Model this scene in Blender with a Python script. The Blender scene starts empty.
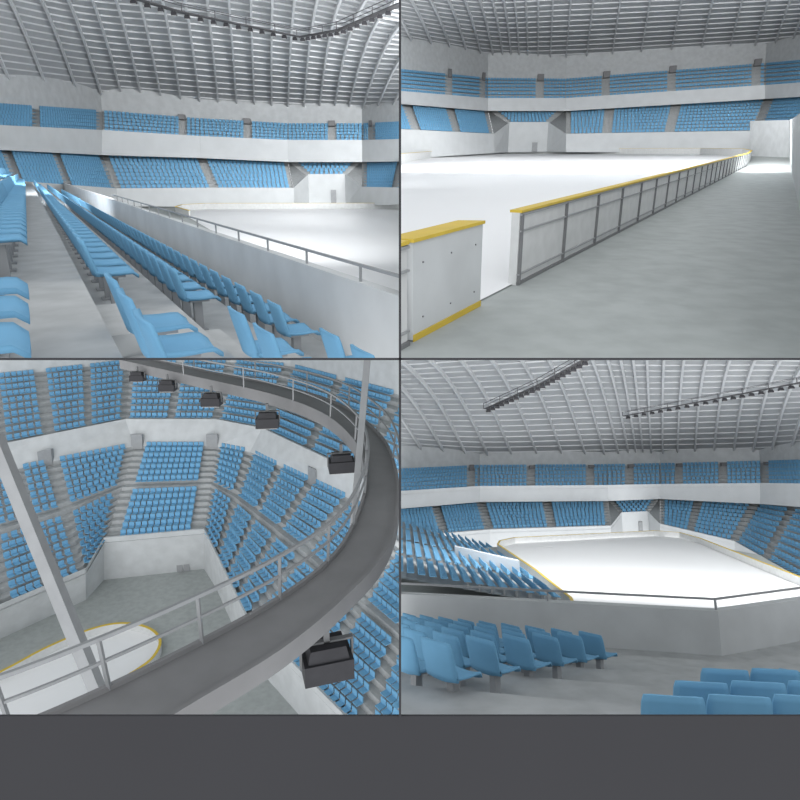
import bpy,bmesh,math,random
from mathutils import Vector,Matrix
random.seed(4)
V=Vector
F=600.;CX=400.;CY=359.
def ray(u,v): return V(((u-CX)/F,1,(CY-v)/F))
def P(u,v,d): return ray(u,v)*d
def upfrom(a,b): return -(ray(*a).cross(ray(*b))).normalized()
def G(n,u,v,h):
    r=ray(u,v); return r*(-h/r.dot(n))
COL=bpy.context.scene.collection
CELL={1:(1,-1),2:(-1,-1),3:(1,1),4:(-1,1),0:None}
def planes(pn):
    if not pn: return []
    a,b=CELL[pn]
    return [(V((0,0,0)),V((a,0,0))),(V((0,0,0)),V((0,0,b))),(V((0,1.1,0)),V((0,-1,0)))]
def clipbm(bm,pn):
    for co,no in planes(pn):
        g=bm.verts[:]+bm.edges[:]+bm.faces[:]
        if g: bmesh.ops.bisect_plane(bm,geom=g,plane_co=co,plane_no=no,clear_outer=True)
# ---------- materials
MATS={}
def mat(name,rgb,rough=.6,noise=.1,scale=1.5,metal=0.,spec=.2,detail=7):
    if name in MATS: return MATS[name]
    m=bpy.data.materials.new(name);m.use_nodes=True;nt=m.node_tree
    b=nt.nodes['Principled BSDF'];b.inputs['Roughness'].default_value=rough;b.inputs['Metallic'].default_value=metal
    b.inputs['Specular IOR Level'].default_value=spec
    tc=nt.nodes.new('ShaderNodeTexCoord');nz=nt.nodes.new('ShaderNodeTexNoise');nz.inputs['Scale'].default_value=scale;nz.inputs['Detail'].default_value=detail
    cr=nt.nodes.new('ShaderNodeValToRGB')
    lo=[c*(1-noise) for c in rgb];hi=[min(1,c*(1+noise)) for c in rgb]
    cr.color_ramp.elements[0].color=(*lo,1);cr.color_ramp.elements[1].color=(*hi,1)
    cr.color_ramp.elements[0].position=.35;cr.color_ramp.elements[1].position=.65
    nt.links.new(tc.outputs['Object'],nz.inputs['Vector']);nt.links.new(nz.outputs['Fac'],cr.inputs['Fac']);nt.links.new(cr.outputs['Color'],b.inputs['Base Color'])
    MATS[name]=m;return m
BLUE=mat('seat_blue_plastic',(.165,.375,.57),.7,.04,3,spec=.1)
CONC=mat('terrace_concrete',(.39,.405,.41),.9,.08,3)
FLOORM=mat('floor_concrete',(.36,.385,.38),.8,.07,2.2)
WHITE=mat('painted_wall',(.55,.57,.58),.8,.03,.6)
WALL=mat('pale_concrete_wall',(.53,.55,.56),.85,.06,1)
ICE=mat('ice_surface',(.77,.78,.79),.5,.01,.1)
BOARD=mat('board_panel',(.58,.59,.59),.6,.05,3)
YEL=mat('yellow_trim',(.58,.42,.06),.5,.05,2)
ROOF=mat('roof_sheet',(.42,.435,.45),.7,.04,.5)
RIB=mat('roof_steel',(.60,.615,.63),.5,.03,.5)
DARK=mat('dark_metal',(.04,.04,.045),.5,.1,3)
GREY=mat('catwalk_metal',(.23,.23,.235),.6,.05,1.5)
RAIL=mat('rail_metal',(.32,.33,.34),.5,.05,3,.1)
POST=mat('dark_steel_post',(.18,.185,.19),.5,.05,3)
TRUSS=mat('truss_metal',(.09,.09,.095),.6,.05,3)
FRAME=mat('dark_grey_panel',(.036,.036,.04),.8,.02,3)
LENS=mat('lamp_lens',(.5,.5,.5),.2,.05,3)
# ---------- builder
class MB:
    def __init__(s): s.v=[];s.f=[]
    def poly(s,*p):
        i=len(s.v);s.v+=[V(q) for q in p];s.f.append(tuple(range(i,i+len(p))))
    def hexa(s,p):
        i=len(s.v);s.v+=[V(q) for q in p]
        for f in ((3,2,1,0),(4,5,6,7),(0,1,5,4),(1,2,6,5),(2,3,7,6),(3,0,4,7)): s.f.append(tuple(i+k for k in f))
    def box(s,c,x,y,z):
        c=V(c);s.hexa([c-x-y-z,c+x-y-z,c+x+y-z,c-x+y-z,c-x-y+z,c+x-y+z,c+x+y+z,c-x+y+z])
    def beam(s,pts,up,w,h):
        i0=len(s.v);n=len(pts)
        for k in range(n):
            a=pts[max(0,k-1)];b=pts[min(n-1,k+1)];t=(b-a).normalized()
            sd=t.cross(up).normalized();u2=sd.cross(t).normalized()
            for sx,sz in ((-1,-1),(1,-1),(1,1),(-1,1)): s.v.append(pts[k]+sd*(w/2*sx)+u2*(h/2*sz))
        for k in range(n-1):
            a=i0+4*k;b=a+4
            for j in range(4):
                j2=(j+1)%4;s.f.append((a+j,a+j2,b+j2,b+j))
        s.f.append((i0+3,i0+2,i0+1,i0));e=i0+4*(n-1);s.f.append((e,e+1,e+2,e+3))
    def wallseg(s,a,b,z,th,side):
        s.hexa([a,b,b+side*th,a+side*th,a+z,b+z,b+side*th+z,a+side*th+z])
    def make(s,name,m,pn=0,label=None,cat=None,kind=None,group=None,parent=None,smooth=False):
        me=bpy.data.meshes.new(name);bm=bmesh.new()
        vs=[bm.verts.new(p) for p in s.v]
        for f in s.f:
            try: bm.faces.new([vs[k] for k in f])
            except ValueError: pass
        clipbm(bm,pn)
        if not bm.faces: bm.free();bpy.data.meshes.remove(me);return None
        c=V((0,0,0))
        for q in bm.verts:c+=q.co
        c/=len(bm.verts)
        if smooth:
            for f in bm.faces:f.smooth=True
        bm.to_mesh(me);bm.free();me.transform(Matrix.Translation(-c));me.materials.append(m)
        o=bpy.data.objects.new(name,me);COL.objects.link(o)
        if parent: o.parent=parent;o.location=c-parent.location
        else: o.location=c
        tag(o,label,cat,kind,group);return o
def tag(o,label=None,cat=None,kind=None,group=None):
    if label:o['label']=label
    if cat:o['category']=cat
    if kind:o['kind']=kind
    if group:o['group']=group
def empty(name,loc,**k):
    o=bpy.data.objects.new(name,None);o.empty_display_size=.2;COL.objects.link(o);o.location=loc;tag(o,**k);return o
def prune(root):
    if not root.children: bpy.data.objects.remove(root)
# ---------- seats
SEATS=[]
def seat(pn,pos,face,up,sc=1.):
    SEATS.append((pn,V(pos),V(face).normalized(),V(up),sc))
def ublocks(u0,u1,gaps,w):
    g=[x for x in gaps if u0-w/2<x<u1+w/2];out=[];s=u0
    for x in g:
        if x-w/2>s+1: out.append((s,x-w/2))
        s=max(s,x+w/2)
    if u1>s+1: out.append((s,u1))
    return [((a-u0)/(u1-u0),(b-u0)/(u1-u0)) for a,b in out]
def tier(pn,n,FL,FR,BL,BR,rows,bl,sp=.52,sc=1.,label='stepped concrete seating terrace with rows of blue seats',skipr=()):
    mb=MB()
    for i in range(rows):
        A=FL.lerp(BL,i/rows);A2=FL.lerp(BL,(i+1)/rows);B=FR.lerp(BR,i/rows);B2=FR.lerp(BR,(i+1)/rows)
        dA=A2-A;uA=n*dA.dot(n);hA=dA-uA;dB=B2-B;uB=n*dB.dot(n);hB=dB-uB
        mb.poly(A,B,B+hB,A+hA);mb.poly(A+hA,B+hB,B2,A2)
        if i in skipr: continue
        L=(B-A).length
        for s0,s1 in bl:
            ns=max(1,int(L*(s1-s0)/sp))
            for k in range(ns):
                s=s0+(s1-s0)*(k+.5)/ns
                h=hA.lerp(hB,s)
                dr=(B-A).normalized()
                fc=dr.cross(n);fc=fc if fc.dot(h)<0 else -fc
                seat(pn,A.lerp(B,s)+h*.6,fc,n,sc)
    mb.make('seating_terrace',CONC,pn,label,'seating terrace')
doorn=[0]
def doorbox(pn,c,x,y,z,mt=None):
    doorn[0]+=1;mb=MB();mb.box(c,x,y,z);mb.make('door_%d'%doorn[0],mt or GREY,pn,kind='structure')
def stand(pn,n,cols,lg,ug,rl,ru,sp=.6,skip=(),k1=1.15,k2=1.08,k3=1.26,sc=1.1,lw=9,uw=8):
    pts=[]
    for u,d,ba,fr,bk,bt,ub_,tp,fs in cols:
        pts.append(dict(base=P(u+fs,ba,d),front=P(u+fs,fr,d),back=P(u,bk,d*k1),bb=P(u,bk+1,d*k2),bt=P(u,bt,d*k2),bt2=P(u,bt,d*(k2+.008)),ub=P(u,ub_,d*k3),top=P(u,tp,d*k3)))
    m1=MB();m2=MB();m3=MB()
    for i,(a,b) in enumerate(zip(pts,pts[1:])):
        u0,u1=cols[i][0],cols[i+1][0];o=V((0,.4,0));lip=n*.45
        FLa,FRb=a['front'],b['front']
        bl=ublocks(u0,u1,lg,lw)
        if i in skip:
            ka=.42;kb=.24
            FLa=a['front'].lerp(a['back'],ka).lerp(b['front'].lerp(b['back'],ka),kb);FRb=b['front'].lerp(b['back'],ka).lerp(a['front'].lerp(a['back'],ka),kb)
            da=FLa-n*((FLa-a['base']).dot(n));db=FRb-n*((FRb-b['base']).dot(n))
            m1.poly(da,db,FRb+lip,FLa+lip)
            m1.poly(a['base'],da,FLa+lip,a['front']+lip);m1.poly(db,b['base'],b['front']+lip,FRb+lip)
            for p_,q_,r_ in ((a['front'],FLa,a['back']),(b['front'],FRb,b['back'])):
                mr=MB();mr.poly(p_,q_,r_);mr.make('concrete_ramp',CONC,pn,'plain grey concrete slope beside the corner entrance','concrete slope')
            tier(pn,n,FLa,FRb,a['back'],b['back'],6,[(.08,.92)],sp,sc)
            w=(db-da);c=da.lerp(db,.68)+n*1.0-V((0,.1,0));doorbox(pn,c,w*.07,V((0,.1,0)),n*1.0,RAIL)
        else:
            m1.poly(a['base'],b['base'],b['front']+lip,a['front']+lip)
            m1.poly(a['front']+lip,b['front']+lip,b['front']+o+lip,a['front']+o+lip)
            tier(pn,n,FLa,FRb,a['back'],b['back'],rl,bl,sp,sc)
        m2.poly(a['bb'],b['bb'],b['bt'],a['bt']);m2.poly(a['bt'],b['bt'],b['bt2'],a['bt2']);m2.poly(a['bb'],b['bb'],b['back'],a['back'])
        m2.poly(a['back'],b['back'],b['back']+n*3,a['back']+n*3)
        m3.poly(a['ub'],b['ub'],b['top']+n*3,a['top']+n*3)
        tier(pn,n,a['bt']-n*.5,b['bt']-n*.5,a['ub'],b['ub'],ru,ublocks(u0,u1,ug,uw),sp,sc,'upper stepped concrete terrace with blue seats')
        for g in ug:
            if u0<g<=u1:
                s=(g-u0)/(u1-u0);c=a['ub'].lerp(b['ub'],s);t=(b['ub']-a['ub']).normalized();hh=(a['top']-a['ub']).length*.14
                doorbox(pn,c-V((0,.6,0)),t*(uw*.4*c.y/F),V((0,.25,0)),n*hh,GREY)
    m1.make('wall_lower',WHITE,pn,kind='structure')
    m2.make('wall_fascia',WHITE,pn,kind='structure')
    m3.make('wall_upper',WALL,pn,kind='structure')
    return pts
def cat(pts,s):
    n=len(pts)-1;x=s*n;i=min(int(x),n-1);t=x-i
    p1,p2=pts[i],pts[i+1];p0=pts[i-1] if i>0 else p1*2-p2;p3=pts[i+2] if i+2<=n else p2*2-p1
    return .5*((2*p1)+(p2-p0)*t+(2*p0-5*p1+4*p2-p3)*t*t+(3*p1-p0-3*p2+p3)*t*t*t)
def roof(pn,n,A,B,bulge,ns,nt,w,h):
    A=[P(*a) for a in A];B=[P(*b) for b in B]
    def S(s,t): return cat(A,s).lerp(cat(B,s),t)+n*(bulge*math.sin(math.pi*t))
    mb=MB();NU,NT=60,40
    idx={}
    for i in range(NU+1):
        for j in range(NT+1):
            idx[i,j]=len(mb.v);mb.v.append(S(i/NU,j/NT))
    for i in range(NU):
        for j in range(NT): mb.f.append((idx[i,j],idx[i+1,j],idx[i+1,j+1],idx[i,j+1]))
    mb.make('ceiling',ROOF,pn,kind='structure',smooth=True)
    for i in range(ns+1):
        mb=MB();mb.beam([S(i/ns,j/40)-n*(h*.5) for j in range(41)],n,w,h)
        mb.make('roof_rib',RIB,pn,'pale grey curved steel roof rib','roof rib',group='curved ribs of the arena roof')
    for j in range(nt+1):
        mb=MB();mb.beam([S(i/60,j/nt)-n*(h*.2) for i in range(61)],n,w*.4,h*.35)
        mb.make('roof_purlin',RIB,pn,'thin pale grey steel roof purlin crossing ribs','roof purlin',group='purlins of the arena roof')
    return S
def boards(pn,n,pts,h,th,label,step=None,detail=False,ch=.035):
    for a,b in zip(pts,pts[1:]):
        t=(b-a).normalized();sd=t.cross(n).normalized()
        L=(b-a).length;k=max(1,round(L/step)) if step else 1
        for i in range(k):
            p=a.lerp(b,i/k);q=a.lerp(b,(i+1)/k)
            r=empty('dasher_board',(p+q)/2,label=label,cat='rink board',group='boards around the rink')
            m=MB();m.wallseg(p-sd*th/2,q-sd*th/2,n*h,th,sd);m.make('panel',BOARD,pn,parent=r)
            m=MB();m.wallseg(p-sd*th*.75+n*h,q-sd*th*.75+n*h,n*(ch*h),th*1.5,sd);m.make('cap_rail',YEL,pn,parent=r,label='yellow cap rail')
            if detail:
                for z,zh in ((.0,.045),(.14,.018),(.74,.02),(.96,.03)):
                    m=MB();m.wallseg(p+sd*th/2+n*h*z,q+sd*th/2+n*h*z,n*h*zh,.035,sd);m.make('frame_rail',RAIL if z else POST,pn,parent=r)
                m=MB();m.box(p+t*.05+sd*(th/2+.02)+n*h*.49,t*.02,sd*.03,n*h*.49);m.make('post',POST,pn,parent=r)
            prune(r)
def rail(pn,n,pts,h,w,label,gap=2.):
    r=empty('guard_rail',pts[0],label=label,cat='guard rail')
    m=MB();m.beam([p+n*h for p in pts],n,w,w);m.make('top_rail',RAIL,pn,parent=r)
    for a,b in zip(pts,pts[1:]):
        k=max(1,int((b-a).length/gap))
        for i in range(k):
            p=a.lerp(b,i/k);m=MB();m.beam([p,p+n*h],(b-a).normalized(),w*.8,w*.8);m.make('post',RAIL,pn,parent=r)
    prune(r)
def floodmesh():
    a=MB();a.box(V((0,0,-.74)),V((.5,0,0)),V((0,.36,0)),V((0,0,.22)))
    a.hexa([V((-.42,-.3,-.52)),V((.42,-.3,-.52)),V((.42,.3,-.52)),V((-.42,.3,-.52)),V((-.36,-.26,-.26)),V((.36,-.26,-.26)),V((.36,.26,-.26)),V((-.36,.26,-.26))])
    b=MB();b.box(V((0,0,-.08)),V((.06,0,0)),V((0,.06,0)),V((0,0,.2)))
    for s in(-1,1): b.box(V((.53*s,0,-.5)),V((.02,0,0)),V((0,.06,0)),V((0,0,.26)))
    b.box(V((0,0,-.24)),V((.55,0,0)),V((0,.06,0)),V((0,0,.02)))
    c=MB();c.box(V((0,0,-.985)),V((.45,0,0)),V((0,.3,0)),V((0,0,.02)))
    return a,b,c
FM=[]
for q,(m,nm,mt) in enumerate(zip(floodmesh(),('housing','bracket','lens'),(DARK,POST,LENS))):
    me=bpy.data.meshes.new('floodlight_'+nm);me.from_pydata([tuple(v) for v in m.v],[],m.f);me.materials.append(mt);FM.append((nm,me))
def flood(pn,p,n,size,az=0,label='dark box floodlight hanging under the catwalk'):
    M=Matrix.Translation(p)@n.to_track_quat('Z','Y').to_matrix().to_4x4()@Matrix.Rotation(az,4,'Z')@Matrix.Scale(size,4)
    a,b=CELL[pn]
    if p.x*a>-size*.6 or p.z*b>0 or (p.z-size)*b>0: return
    r=empty('floodlight',(0,0,0),label=label,cat='floodlight',group='floodlights below the roof');r.matrix_world=M
    for nm,me in FM:
        o=bpy.data.objects.new(nm,me);COL.objects.link(o);o.parent=r
def truss(pn,n,pts,w,h,k,size,label):
    r=empty('lighting_catwalk',pts[0],label=label,cat='lighting catwalk')
    m=MB();m.beam(pts,n,w,h*.12);m.make('deck',TRUSS,pn,parent=r)
    for s in(-1,1):
        m=MB();q=[]
        for i,p in enumerate(pts):
            t=(pts[min(i+1,len(pts)-1)]-pts[max(0,i-1)]).normalized();q.append(p+t.cross(n).normalized()*s*w/2+n*h)
        m.beam(q,n,h*.08,h*.08);m.make('handrail',TRUSS,pn,parent=r)
    for a,b in zip(pts,pts[1:]):
        kk=max(1,int((b-a).length/2.5));t=(b-a).normalized();sd=t.cross(n).normalized()
        for i in range(kk):
            p=a.lerp(b,i/kk)+sd*w/2;m=MB();m.beam([p,p+n*h],t,.05,.05);m.make('post',TRUSS,pn,parent=r)
    prune(r)
    for a,b in zip(pts,pts[1:]):
        kk=max(1,round(k*(b-a).length/sum((y-x).length for x,y in zip(pts,pts[1:]))))
        for i in range(kk): flood(pn,a.lerp(b,(i+.5)/kk),n,size,label='small dark floodlight under the roof catwalk')
def spot(p,n,e,rad=2.5,ang=150):  # added fill: unseen downward spots that brighten ice and stands
    l=bpy.data.lights.new('fill_spot','SPOT');l.energy=e;l.spot_size=math.radians(ang);l.spot_blend=.5;l.shadow_soft_size=rad
    o=bpy.data.objects.new('fill_spot',l);COL.objects.link(o);o.location=p;o.rotation_euler=(-n).to_track_quat('-Z','Y').to_euler()
def fill_area(p,d,e,sx,sy):  # added area fill aimed at the far stands, no fixture modelled
    l=bpy.data.lights.new('fill_area_light','AREA');l.shape='RECTANGLE';l.size=sx;l.size_y=sy;l.energy=e
    o=bpy.data.objects.new('fill_area_light',l);COL.objects.link(o);o.location=p;o.rotation_euler=d.to_track_quat('-Z','Y').to_euler()
# ================= collage bar and divider strips, added in front of the four views
m=MB();zt=-359/F*.99
m.box(V((0,.9975,zt-.6)),V((3,0,0)),V((0,.0025,0)),V((0,0,.6)));m.make('collage_bar',FRAME,kind='structure')
m=MB();m.box(V((0,1.0,(zt+1.2)/2)),V((.0019,0,0)),V((0,.01,0)),V((0,0,(1.2-zt)/2)));m.make('collage_divider_1',FRAME,kind='structure')
m=MB();m.box(V((0,1.0,0)),V((3,0,0)),V((0,.01,0)),V((0,0,.0019)));m.make('collage_divider_2',FRAME,kind='structure')
# ================= VIEW 1
n1=upfrom((25,170),(398,174));r1=ray(25,170).normalized();l1=r1.cross(n1).normalized()
def Q1(X,Y,Z): return l1*X+r1*Y+n1*Z
stand(1,n1,[(-60,48,200,182,146,122,104,83,15),(102,76,206,192,154,130,112,95,15),(200,82,207,191,157,136,120,102,15),(288,86,206,191,161,140,125,107,6),(362,86,206,190,161,140,125,109,0),(440,70,203,192,160,138,122,108,-15)],[-10,40,102,200,288,362,405],[20,100,182,247,332,372],10,6,skip=(3,))
Z=[(-1.6,-.62,-.72),(-.62,.36,-1.12),(.36,1.32,-1.52),(1.32,2.3,-1.92),(2.3,3.3,-2.3)]
m=MB()
for x0,x1,z in Z:
    m.poly(Q1(x0,1,z),Q1(x1,1,z),Q1(x1,110,z),Q1(x0,110,z))
for (a,b,z),(c,d,z2) in zip(Z,Z[1:]): m.poly(Q1(b,1,z),Q1(b,1,z2),Q1(b,110,z2),Q1(b,110,z))
m.make('seating_terrace',CONC,1,'stepped grey concrete terrace carrying long rows of blue seats','seating terrace')
for (a,b,z),(c,d,z2) in zip(Z[1:],Z[2:]):
    m=MB();m.box(Q1(b+.17,6.1,(z2+z)/2-.1),l1*.17,r1*.7,n1*.1);m.make('aisle_step',CONC,1,'small concrete step in the seating aisle','step',group='aisle steps')
SP=.70
for cx,z,secs in ((-1.1,-.72,[(14,60)]),(-.32,-1.12,[(1.6,4.7),(7.2,60)]),(.70,-1.52,[(2.5,5.0),(7.1,60)]),(1.64,-1.92,[(3.5,5.3),(7.3,60)]),(2.62,-2.3,[(4,5.6),(6.5,60)])):
    for a,b in secs:
        k=int((b-a)/SP)
        for i in range(k):
            y=b-(i+.5)*SP if b<10 else a+(i+.5)*SP
            seat(1,Q1(cx,y,z),l1,n1,1.0)
m=MB();m.box(Q1(3.38,55.5,-1.8),l1*.08,r1*54.5,n1*.53);m.make('parapet_wall',WALL,1,'long pale concrete parapet in front of blue seats','parapet')
m=MB();m.box(Q1(3.42,55.5,-3.4),l1*.06,r1*54.5,n1*1.2);m.make('wall_stand',WALL,1,kind='structure')
rail(1,n1,[Q1(3.36,1.4,-1.27),Q1(3.36,10,-1.27),Q1(3.36,32,-1.27)],.2,.035,'thin grey metal rail on the concrete parapet',1.6)
h=4.6
m=MB();m.poly(Q1(3.4,5,-h),G(n1,-40,207,h),G(n1,170,206.2,h),G(n1,440,205,h),Q1(30,5,-h));m.make('floor',FLOORM,1,kind='structure')
m=MB();ic=[G(n1,*p,h-.05) for p in ((440,320),(330,300),(190,218),(176,213.5),(182,211),(205,209.4),(440,208.5))]
m.poly(*ic);m.make('ice_rink',ICE,1,'white ice surface of the rink','ice rink')
boards(1,n1,[G(n1,*p,h) for p in ((190,218),(176,213.5),(182,211),(205,209.4),(440,208.5))],.75,.15,'pale rink board with thin yellow cap')
A=[(-90,79,56),(-60,83,61),(102,95,96.5),(200,102,104.2),(288,107,109.2),(362,109,109.2),(440,108,89)]
B=[(-420,20,34),(-250,-90,30),(-60,-150,26),(140,-160,25),(330,-115,25),(540,-20,27),(800,100,32)]
roof(1,n1,A,B,6.,30,36,.26,.5)
truss(1,n1,[P(80,-18,46),P(180,12,52),P(300,37,60),P(340,30,54),P(420,-4,44)],.7,.6,34,.45,'dark lighting catwalk below the ribbed roof')
for X,Y,e in ((10,42,800),(8,65,1100),(24,62,900),(32,80,1100)): spot(Q1(X,Y,8),n1,e)
fill_area(Q1(2,32,4),(l1*.35+r1-n1*.08),5000,20,3)
# ================= VIEW 2
n2=upfrom((400,146),(792,142));e2=2.1
f2=ray(600,144.0).normalized();q2=f2.cross(n2).normalized()
stand(2,n2,[(340,92,162,130,98,86,64,31,15),(488,128,153,136,110,98,78,56,6),(566,130,152,136,110,98,79,58,0),(765,122,153,133,98,85,63,46,-14),(860,100,160,130,92,78,55,35,-20)],[395,440,488,566,612,680,770],[440,482,540,608,675,757],10,6,skip=(1,),lw=10,sp=.75,sc=1.4)
m=MB();m.poly(G(n2,330,152,e2),G(n2,792,153,e2),G(n2,860,170,e2),G(n2,1000,420,e2),G(n2,330,420,e2));m.make('floor',FLOORM,2,kind='structure')
m=MB();m.poly(*[G(n2,*p,e2-.02) for p in ((300,392),(512,284),(740,168),(749,160),(742,156),(700,154.5),(500,153.8),(430,158),(300,178))]);m.make('ice_rink',ICE,2,'white ice surface of the rink','ice rink')
bh=e2*.535
a=G(n2,512,285,e2);b=G(n2,746,166,e2)
boards(2,n2,[a,b],bh,.13,'pale rink board panel with steel frame and yellow cap',step=(b-a).length/26,detail=True)
boards(2,n2,[G(n2,*p,e2) for p in ((746,166),(750,160),(742,156),(700,154.5),(500,153.8),(430,158),(300,178))],bh,.13,'distant pale rink board with yellow cap')
t=(a-b).normalized()
sA=G(n2,413,342,e2);sB=G(n2,480,306,e2)
r=empty('dasher_board',sA,label='white gate end board with yellow cap and yellow kick plate',cat='rink board',group='boards around the rink')
sd=(sB-sA).normalized();aw=sd.cross(n2)
if aw.y<0: aw=-aw
pr=aw.copy()
aw=(-V((1,0,0))*.75+aw*.35);aw=(aw-n2*aw.dot(n2)).normalized()
m=MB();m.wallseg(sA+n2*.02,sB+n2*.02,n2*bh,.30,aw);m.make('panel',WALL,2,parent=r)
m=MB();m.wallseg(sA-sd*.03-aw*.03+n2*bh,sB+sd*.0-aw*.03+n2*bh,n2*.04,.36,aw);m.make('cap_rail',YEL,2,parent=r)
m=MB();m.wallseg(sA-aw*.012,sB-aw*.012,n2*.08,.012,aw);m.make('kick_plate',YEL,2,parent=r)
for s_ in (.12,.5,.88):
    for z_ in (.22,.78):
        m=MB();m.box(sA.lerp(sB,s_)+n2*bh*z_-pr*.004,sd*.009,pr*.008,n2*.009);m.make('bolt',POST,2,parent=r)
boards(2,n2,[sA+t*2.2-sd*.1,sA-sd*.1+aw*.07],bh,.13,'pale rink board panel with steel frame and yellow cap',step=1.1,detail=True)
m=MB()
wp=[(750,156,121),(789,157.5,120),(792,175,119),(802,222,112),(835,400,80)]
for p,q in zip(wp,wp[1:]):
    ga=G(n2,p[0],p[1],e2);gb=G(n2,q[0],q[1],e2);m.poly(ga,gb,P(q[0],q[2],gb.y),P(p[0],p[2],ga.y))
m.make('wall_corridor',WALL,2,kind='structure')
A=[(340,30,117.5),(488,56,163),(566,58,165.5),(765,46,155.5),(870,33,124)]
B=[(60,110,34),(300,-60,29),(590,-140,27),(880,-60,29),(1140,120,34)]
roof(2,n2,A,B,9.,30,36,.34,.6)
for X,Y,e in ((-10,65,1800),(14,65,1500),(-18,105,4000),(14,105,3500)): spot(q2*X+f2*Y+n2*13,n2,e)
fill_area(q2*4+f2*50+n2*9,f2-q2*.12+n2*.03,40000,22,3)
# ================= VIEW 3
n3=upfrom((0,250),(400,250));n3p=-ray(288,1500).normalized()
fr=[(-90,650,27,680),(86,574,27,600),(104,543,26,580),(204,534,26,569),(216,558,27,588),(246,622,27,655),(410,790,27,840)]
bk=[(-90,492,20.5),(50,462,20.5),(135,446,20.5),(215,446,20.5),(250,452,20.5),(352,500,20.5),(470,590,20.5)]
tp=[(-90,462,18),(50,434,18),(125,419,18),(215,419,18),(262,428,18),(360,474,18),(480,560,18)]
ub=[(-90,385,14),(40,372,14),(130,362,14),(230,362,14),(290,366,14),(400,395,14),(540,440,14)]
Fp=[G(n3,a,b,c) for a,b,c,_ in fr];Bp=[G(n3,*q) for q in bk];Tp=[G(n3,*q) for q in tp];Up=[G(n3,*q) for q in ub]
BS=[G(n3,f[0],f[3],30) for f in fr]
m1=MB();m2=MB();m3=MB()
for i in range(6):
    m1.poly(BS[i],BS[i+1],Fp[i+1]+n3*.5,Fp[i]+n3*.5);m1.poly(Fp[i+1]+n3*.5,Fp[i]+n3*.5,Fp[i]+n3*.5+V((0,.4,0)),Fp[i+1]+n3*.5+V((0,.4,0)))
    a,b=Bp[i],Bp[i+1];c,d=Tp[i+1],Tp[i];m2.poly(a,b,c,d);m2.poly(d,c,c+V((0,.6,0)),d+V((0,.6,0)))
    m3.poly(Up[i],Up[i+1],Up[i+1]+n3*8,Up[i]+n3*8)
    bl={0:[(.02,.20),(.26,.46),(.53,.72),(.78,.96)],1:[(.1,.9)],2:[(.14,.86)],3:[(.15,.85)],4:[(.05,.30),(.37,.62),(.69,.95)],5:[(.03,.22),(.28,.46),(.52,.72),(.78,.97)]}[i]
    tier(3,n3,Fp[i],Fp[i+1],Bp[i],Bp[i+1],15,bl,.55,1.02,skipr=(7,))
    ubl={0:[(0,.2),(.25,.6),(.66,.95)],1:[(.06,.46),(.54,.94)],2:[(.04,.46),(.54,.96)],3:[(.1,.9)],4:[(.05,.47),(.55,.95)],5:[(.04,.3),(.36,.62),(.68,.96)]}[i]
    tier(3,n3,Tp[i]-n3*.4,Tp[i+1]-n3*.4,Up[i],Up[i+1],10,ubl,.55,1.04,'upper stepped concrete terrace with blue seats')
m1.make('wall_lower',WALL,3,kind='structure');m2.make('wall_fascia',WALL,3,kind='structure');m3.make('wall_upper',WALL,3,kind='structure')
for i,s in ((0,.5),(0,.97),(2,.03),(2,.97),(4,.66)):
    c=Bp[i].lerp(Bp[i+1],s);t_=(Bp[i+1]-Bp[i]).normalized();doorbox(3,c+n3*.5+V((0,.05,0)),t_*.6,V((0,.2,0)),n3*.8,RAIL)
m=MB();m.poly(*[G(n3,*q,30) for q in ((-120,560),(450,560),(450,900),(-120,900))]);m.make('floor',FLOORM,3,kind='structure')
def dens(L,k=5): return [cat(L,i/((len(L)-1)*k)) for i in range((len(L)-1)*k+1)]
icp=dens([G(n3,q[0]-3,q[1]+1,30) for q in [(-120,740),(0,682),(50,655),(95,636),(125,630),(150,634),(163,645),(160,660),(140,678),(60,725),(-60,800)]],4)
m=MB();m.poly(*[q+n3*.1 for q in icp]);m.make('ice_rink',ICE,3,'rounded corner of the white ice rink','ice rink')
boards(3,n3,icp,.7,.14,'curved white rink board with yellow cap',ch=.04)
dA=BS[2].lerp(BS[3],.76);dt=(BS[3]-BS[2]).normalized()
for k_ in (0,1): doorbox(3,dA+dt*(k_*.62)+n3*.95-V((0,.1,0)),dt*.27,V((0,.06,0)),n3*.95,RAIL)
# catwalk
inn=[(-60,760),(60,712),(180,655),(280,600),(336,555),(360,510),(366,475),(355,442),(322,414),(270,395),(200,379),(120,361)]
out=[(60,790),(180,714),(280,653),(342,602),(382,558),(397,515),(395,468),(378,434),(339,405),(282,387),(211,373),(130,355)]
I=[G(n3,*q,6) for q in inn];O=[G(n3,*q,6) for q in out]
I=dens(I);O=dens(O)
r=empty('catwalk',I[10],label='curved grey steel catwalk hanging above the stands',cat='catwalk')
m=MB()
for i in range(len(I)-1):
    m.poly(I[i],O[i],O[i+1],I[i+1])
m.make('deck',GREY,3,parent=r)
for L,hh in ((I,.5),(O,.34)):
    m=MB();m.beam([p-n3*(hh/2-.08) for p in L],n3,.07,hh);m.make('edge_beam',GREY,3,parent=r)
for L,k0 in ((I,0),(O,28)):
    L=L[k0:]
    m=MB();m.beam([p+n3p*1.05 for p in L],n3,.055,.055);m.make('top_rail',RAIL,3,parent=r)
    m=MB();m.beam([p+n3p*.6 for p in L],n3,.04,.04);m.make('middle_rail',RAIL,3,parent=r)
    for i in range(3,len(L),4):
        m=MB();m.beam([L[i],L[i]+n3p*1.05],V((0,1,0)),.05,.05);m.make('post',RAIL,3,parent=r)
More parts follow.
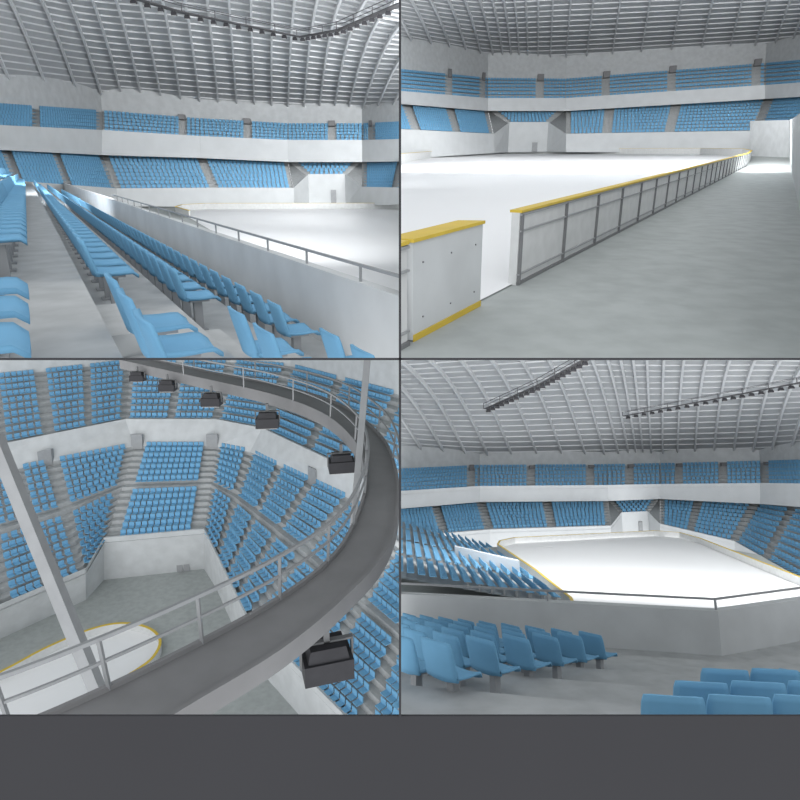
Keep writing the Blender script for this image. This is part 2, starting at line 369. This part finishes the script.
for a_,b_,w in (((108,716,10.2),(-6,436,10.2),.2),((353,528,15),(369,340,15),.16)):
    m=MB();m.beam([P(*a_),P(*b_)],V((0,1,0)),w,w);m.make('hanger_rod',RAIL,3,parent=r)
for u,v,d,s,az in ((326,630,10.4,.85,.3),(341,447,20,.85,.2),(267,406,23,.85,.1),(211,388,26,.8,0),(167,376,29,.75,0),(137,368,31,.7,0)):
    flood(3,P(u,v,d),n3,s,az)
# ================= VIEW 4
n4=upfrom((400,470),(800,470));f4=ray(600,470).normalized();q4=f4.cross(n4).normalized()
def Q4(X,Y,Z): return q4*X+f4*Y+n4*Z
stand(4,n4,[(350,66,566,545,512,494,474,447,10),(480,80,549,533,501,486,467,456,10),(608,84,541,529,500,485,466,454,3),(660,84,538,527,498,484,465,454,0),(760,74,562,545,503,483,463,452,-25),(880,56,630,605,512,484,461,445,-40)],[430,480,545,608,660,702,757,800],[470,530,590,630,680,725,765],10,6,skip=(2,))
h4=7.5
m=MB();m.poly(*[G(n4,*q,h4) for q in ((340,552),(480,548),(660,536),(760,555),(900,640),(900,760),(340,760))]);m.make('floor',FLOORM,4,kind='structure')
ic4=[(585,640),(571,609),(535,578),(498,551),(500,547),(515,543.5),(655,536),(680,538),(700,544),(800,586),(860,612)]
m=MB();m.poly(*[G(n4,*q,h4-.05) for q in ic4+[(860,660)]]);m.make('ice_rink',ICE,4,'white ice surface of the rink','ice rink')
boards(4,n4,[G(n4,*q,h4) for q in ic4],.6,.12,'pale rink board with yellow cap')
tier(4,n4,P(492,549,68),P(566,606,30),P(392,518,72),P(385,575,34),15,[(0,.27),(.31,.55),(.59,.8),(.84,1)],.52,.9)
m=MB();m.poly(P(492,549,68),P(566,606,30),P(568,612,30),P(494,555,68));m.make('wall_side',WHITE,4,kind='structure')
m=MB();m.wallseg(P(455,560,46),P(520,577,40),n4*1.0,.3,V((0,1,0)));m.make('parapet_wall',WHITE,4,'short white parapet within the side seating','parapet')
hf=3.9
W=[G(n4,250,625,hf),G(n4,400,633,hf),G(n4,722,656,hf),G(n4,900,622,hf)]
m=MB()
for a_,b_ in zip(W,W[1:]): m.wallseg(a_-n4*4,b_-n4*4,n4*4.9,.16,V((0,1,0)))
m.make('parapet_wall',WALL,4,'pale concrete parapet below the guard rail','parapet')
rail(4,n4,[w+V((0,.08,0))+n4*.9 for w in W],.22,.045,'thin grey metal rail above the concrete parapet',3.2)
m=MB();st=1.7;prev=W
for i in range(7):
    cur=[w-f4*st*(i+1)+n4*.34*(i) for w in W]
    nxt=[c+n4*.34 for c in cur]
    for k in range(3):
        m.poly(prev[k],prev[k+1],cur[k+1],cur[k]);m.poly(cur[k],cur[k+1],nxt[k+1],nxt[k])
    prev=nxt
m.make('seating_terrace',CONC,4,'wide grey concrete terrace steps with blue seats','seating terrace')
def fl4(u,v):
    rr=ray(u,v);return rr*(1.3/(-rr.dot(n4)-.2*rr.dot(f4)))
def onf(p):
    X=p.dot(q4);Y=p.dot(f4);return Q4(X,Y,-(1.3+.2*Y)+.14)
def az4(d): d=math.radians(d);return f4*math.cos(d)+q4*math.sin(d)
e0=fl4(455,732);e1=fl4(602,690)
for j in range(6):
    e=e0.lerp(e1,j/5)
    for i in range(12): seat(4,onf(e+az4(-60)*.54*i),az4(30),n4,.95)
for row in (((672,690,4.1),(738,690,4.1),(804,690,4.1)),((700,677,4.8),(757,677,4.8),(814,677,4.8)),((724,665,5.5),(774,665,5.5),(824,665,5.5))):
    for tp_ in row:
        seat(4,P(*tp_)-n4*.78+az4(-8)*.25,az4(-8),n4,.92)
    a_=P(*row[0])-n4*.78;b_=P(*row[-1])-n4*.78
    a_=a_-(b_-a_).normalized()*.28
    m=MB();m.wallseg(a_-az4(-8)*.12-n4*.6,b_-az4(-8)*.12-n4*.6,n4*.6,.75,az4(-8));m.make('seating_terrace',CONC,4,'short concrete terrace step beneath blue seats','seating terrace')
for u,v_ in ((788,644),(822,642)): seat(4,P(u,v_,6.3)-n4*.78,az4(-60),n4,1.0)
A=[(350,446,84),(480,456,102),(608,454,107),(660,454,107),(760,452,94),(880,444,71)]
B=[(60,410,36),(260,305,31),(480,252,29),(680,252,29),(900,310,32),(1120,415,38)]
roof(4,n4,A,B,6.,28,34,.26,.48)
truss(4,n4,[P(486,409,62),P(540,385,54),P(600,352,46)],.6,.55,22,.45,'dark lighting catwalk below the ribbed roof')
truss(4,n4,[P(624,416,75),P(720,398,66),P(830,377,56)],.6,.5,22,.45,'dark lighting catwalk below the ribbed roof')
for X,Y,e in ((-6,40,900),(12,40,900),(-2,60,1100),(16,58,1100)): spot(Q4(X,Y,4.2),n4,e)
fill_area(Q4(2,38,.3),f4-n4*.03,6200,30,2)
# ================= seats build
def grid(fn,nu,nv,th,nrm):
    mb=MB();top={};bot={}
    for i in range(nu+1):
        for j in range(nv+1):
            p=fn(i/nu,j/nv);top[i,j]=len(mb.v);mb.v.append(p);bot[i,j]=len(mb.v);mb.v.append(p+nrm*th)
    for i in range(nu):
        for j in range(nv):
            mb.f.append((top[i,j],top[i+1,j],top[i+1,j+1],top[i,j+1]));mb.f.append((bot[i,j+1],bot[i+1,j+1],bot[i+1,j],bot[i,j]))
    for i in range(nu):
        mb.f.append((top[i,0],bot[i,0],bot[i+1,0],top[i+1,0]));mb.f.append((top[i+1,nv],bot[i+1,nv],bot[i,nv],top[i,nv]))
    for j in range(nv):
        mb.f.append((top[0,j+1],bot[0,j+1],bot[0,j],top[0,j]));mb.f.append((top[nu,j],bot[nu,j],bot[nu,j+1],top[nu,j+1]))
    return mb
def pan(s,t):
    x=(s-.5);w=.45*(1-.12*max(0,(t-.75)/.25)**2)
    y=-.2+.43*t;z=.43+.02*t+.05*(2*abs(x))**3*(1-t*.5)-.06*max(0,(t-.8)/.2)**2-.015*math.sin(math.pi*t)
    return V((x*w,y,z))
def back(s,t):
    x=(s-.5);w=.45*(1-.08*max(0,(t-.75)/.25)**2)
    y=-.2-.10*t+.04*(2*abs(x))**2.5*(1-.3*t);z=.42+.40*t-.01*(2*abs(x))**5*t
    return V((x*w,y,z))
mp=grid(pan,8,8,-.03,V((0,0,1)));mk=grid(back,8,7,-.028,V((0,1,0)))
ml=MB();ml.box(V((0,-.02,.21)),V((.045,0,0)),V((0,.05,0)),V((0,0,.21)));ml.box(V((0,-.02,.4)),V((.14,0,0)),V((0,.12,0)),V((0,0,.015)));ml.box(V((0,-.02,.012)),V((.1,0,0)),V((0,.09,0)),V((0,0,.012)))
def mesh(nm,mb,mats,idx=None,smooth=True):
    me=bpy.data.meshes.new(nm);me.from_pydata([tuple(v) for v in mb.v],[],mb.f)
    for q in mats: me.materials.append(q)
    if idx: 
        for p,i in zip(me.polygons,idx): p.material_index=i
    if smooth:
        for p in me.polygons:p.use_smooth=True
    me.update();return me
ME={'seat':mesh('seat_shell',mp,[BLUE]),'backrest':mesh('backrest_shell',mk,[BLUE]),'leg':mesh('seat_leg',ml,[RAIL],smooth=False)}
mm=MB();p2=grid(pan,3,3,-.03,V((0,0,1)));b2=grid(back,3,2,-.028,V((0,1,0)))
for q in (p2,b2,ml):
    i=len(mm.v);mm.v+=q.v;mm.f+=[tuple(i+k for k in f) for f in q.f]
ME['whole']=mesh('arena_seat_small',mm,[BLUE,RAIL],[0]*(len(p2.f)+len(b2.f))+[1]*len(ml.f),smooth=False)
lo=MB();X=V((.225,0,0))
lo.box(V((0,0,.42)),X,V((0,.21,0)),V((0,0,.025)));lo.box(V((0,-.23,.62)),X,V((0,.025,-.008)),V((0,.0,.19)))
def vis(pn,p):
    a,b=CELL[pn]
    if p.y<1.3: return False
    u=CX+F*p.x/p.y;v=CY-F*p.z/p.y
    return -30<u<850 and -10<v<900 and p.x*a<.5 and p.z*b<.9
S2=[s for s in SEATS if vis(s[0],s[1])]
S2.sort(key=lambda s:-s[4]/s[1].length)
def clipmesh(me,M,pn):
    ws=[M@v.co for v in me.vertices];pl=planes(pn)
    ins=[all((w-co).dot(no)<=0 for co,no in pl) for w in ws]
    if all(ins): return me
    bm=bmesh.new();bm.from_mesh(me);bm.transform(M);clipbm(bm,pn)
    if not bm.faces: bm.free();return None
    bm.transform(M.inverted());m2_=me.copy();bm.to_mesh(m2_);bm.free();return m2_
def smat(s):
    pn,p,f,up,sc=s;f=(f-up*f.dot(up)).normalized();x=f.cross(up).normalized()
    M=Matrix((x,f,up)).transposed().to_4x4();M=Matrix.Translation(p)@M@Matrix.Scale(sc,4);return M
cnt=0;rest=[]
for s in S2:
    M=smat(s);pn=s[0]
    if cnt>=300: rest.append((s,M));continue
    px=.45*s[4]*F/s[1].length
    c1=clipmesh(ME['whole'],M,pn)
    if c1 is None: continue
    if px>13:
        r=bpy.data.objects.new('arena_seat',None);COL.objects.link(r);r.matrix_world=M
        for nm in('seat','backrest','leg'):
            c=clipmesh(ME[nm],M,pn)
            if c: o=bpy.data.objects.new(nm,c);COL.objects.link(o);o.parent=r
    else:
        r=bpy.data.objects.new('arena_seat',c1);COL.objects.link(r);r.matrix_world=M
    tag(r,'blue plastic arena seat on a concrete terrace','seat',None,'blue arena seats in rows');cnt+=1
fin=bmesh.new()
for pn in(1,2,3,4):
    vs=[];fs=[]
    for s,M in rest:
        if s[0]!=pn: continue
        i=len(vs);vs+=[M@v for v in lo.v];fs+=[tuple(i+k for k in f) for f in lo.f]
    me=bpy.data.meshes.new('t');me.from_pydata([tuple(v) for v in vs],[],fs)
    bm=bmesh.new();bm.from_mesh(me);clipbm(bm,pn);bm.to_mesh(me);bm.free();fin.from_mesh(me);bpy.data.meshes.remove(me)
me=bpy.data.meshes.new('distant_arena_seats');fin.to_mesh(me);fin.free();me.materials.append(BLUE)
o=bpy.data.objects.new('distant_arena_seats',me);COL.objects.link(o);tag(o,'thousands of blue plastic seats filling the distant stands','seats','stuff','blue arena seats in rows')
# ================= light, world, camera
sc=bpy.context.scene
w=bpy.data.worlds.new('world');sc.world=w;w.use_nodes=True
w.node_tree.nodes['Background'].inputs[0].default_value=(.95,.975,1,1);w.node_tree.nodes['Background'].inputs[1].default_value=1.05
def fill_sun(d,e,a):  # added directional fill from behind the camera, no sun reaches indoors
    l=bpy.data.lights.new('fill_sun','SUN');l.energy=e;l.angle=math.radians(a);o=bpy.data.objects.new('fill_sun_light',l);COL.objects.link(o);o.rotation_euler=V(d).to_track_quat('-Z','Y').to_euler()
fill_sun((.05,1,-.10),.8,50)
fill_sun((-.05,1,.5),1.0,40)  # upward fill, added to lift the dark roof undersides
cam=bpy.data.cameras.new('camera');co=bpy.data.objects.new('camera',cam);COL.objects.link(co);sc.camera=co
cam.sensor_width=36;cam.lens=36*F/800;cam.shift_y=-41/800;co.rotation_euler=(math.pi/2,0,0);cam.clip_start=.05;cam.clip_end=2000
sc.view_settings.view_transform='Standard'
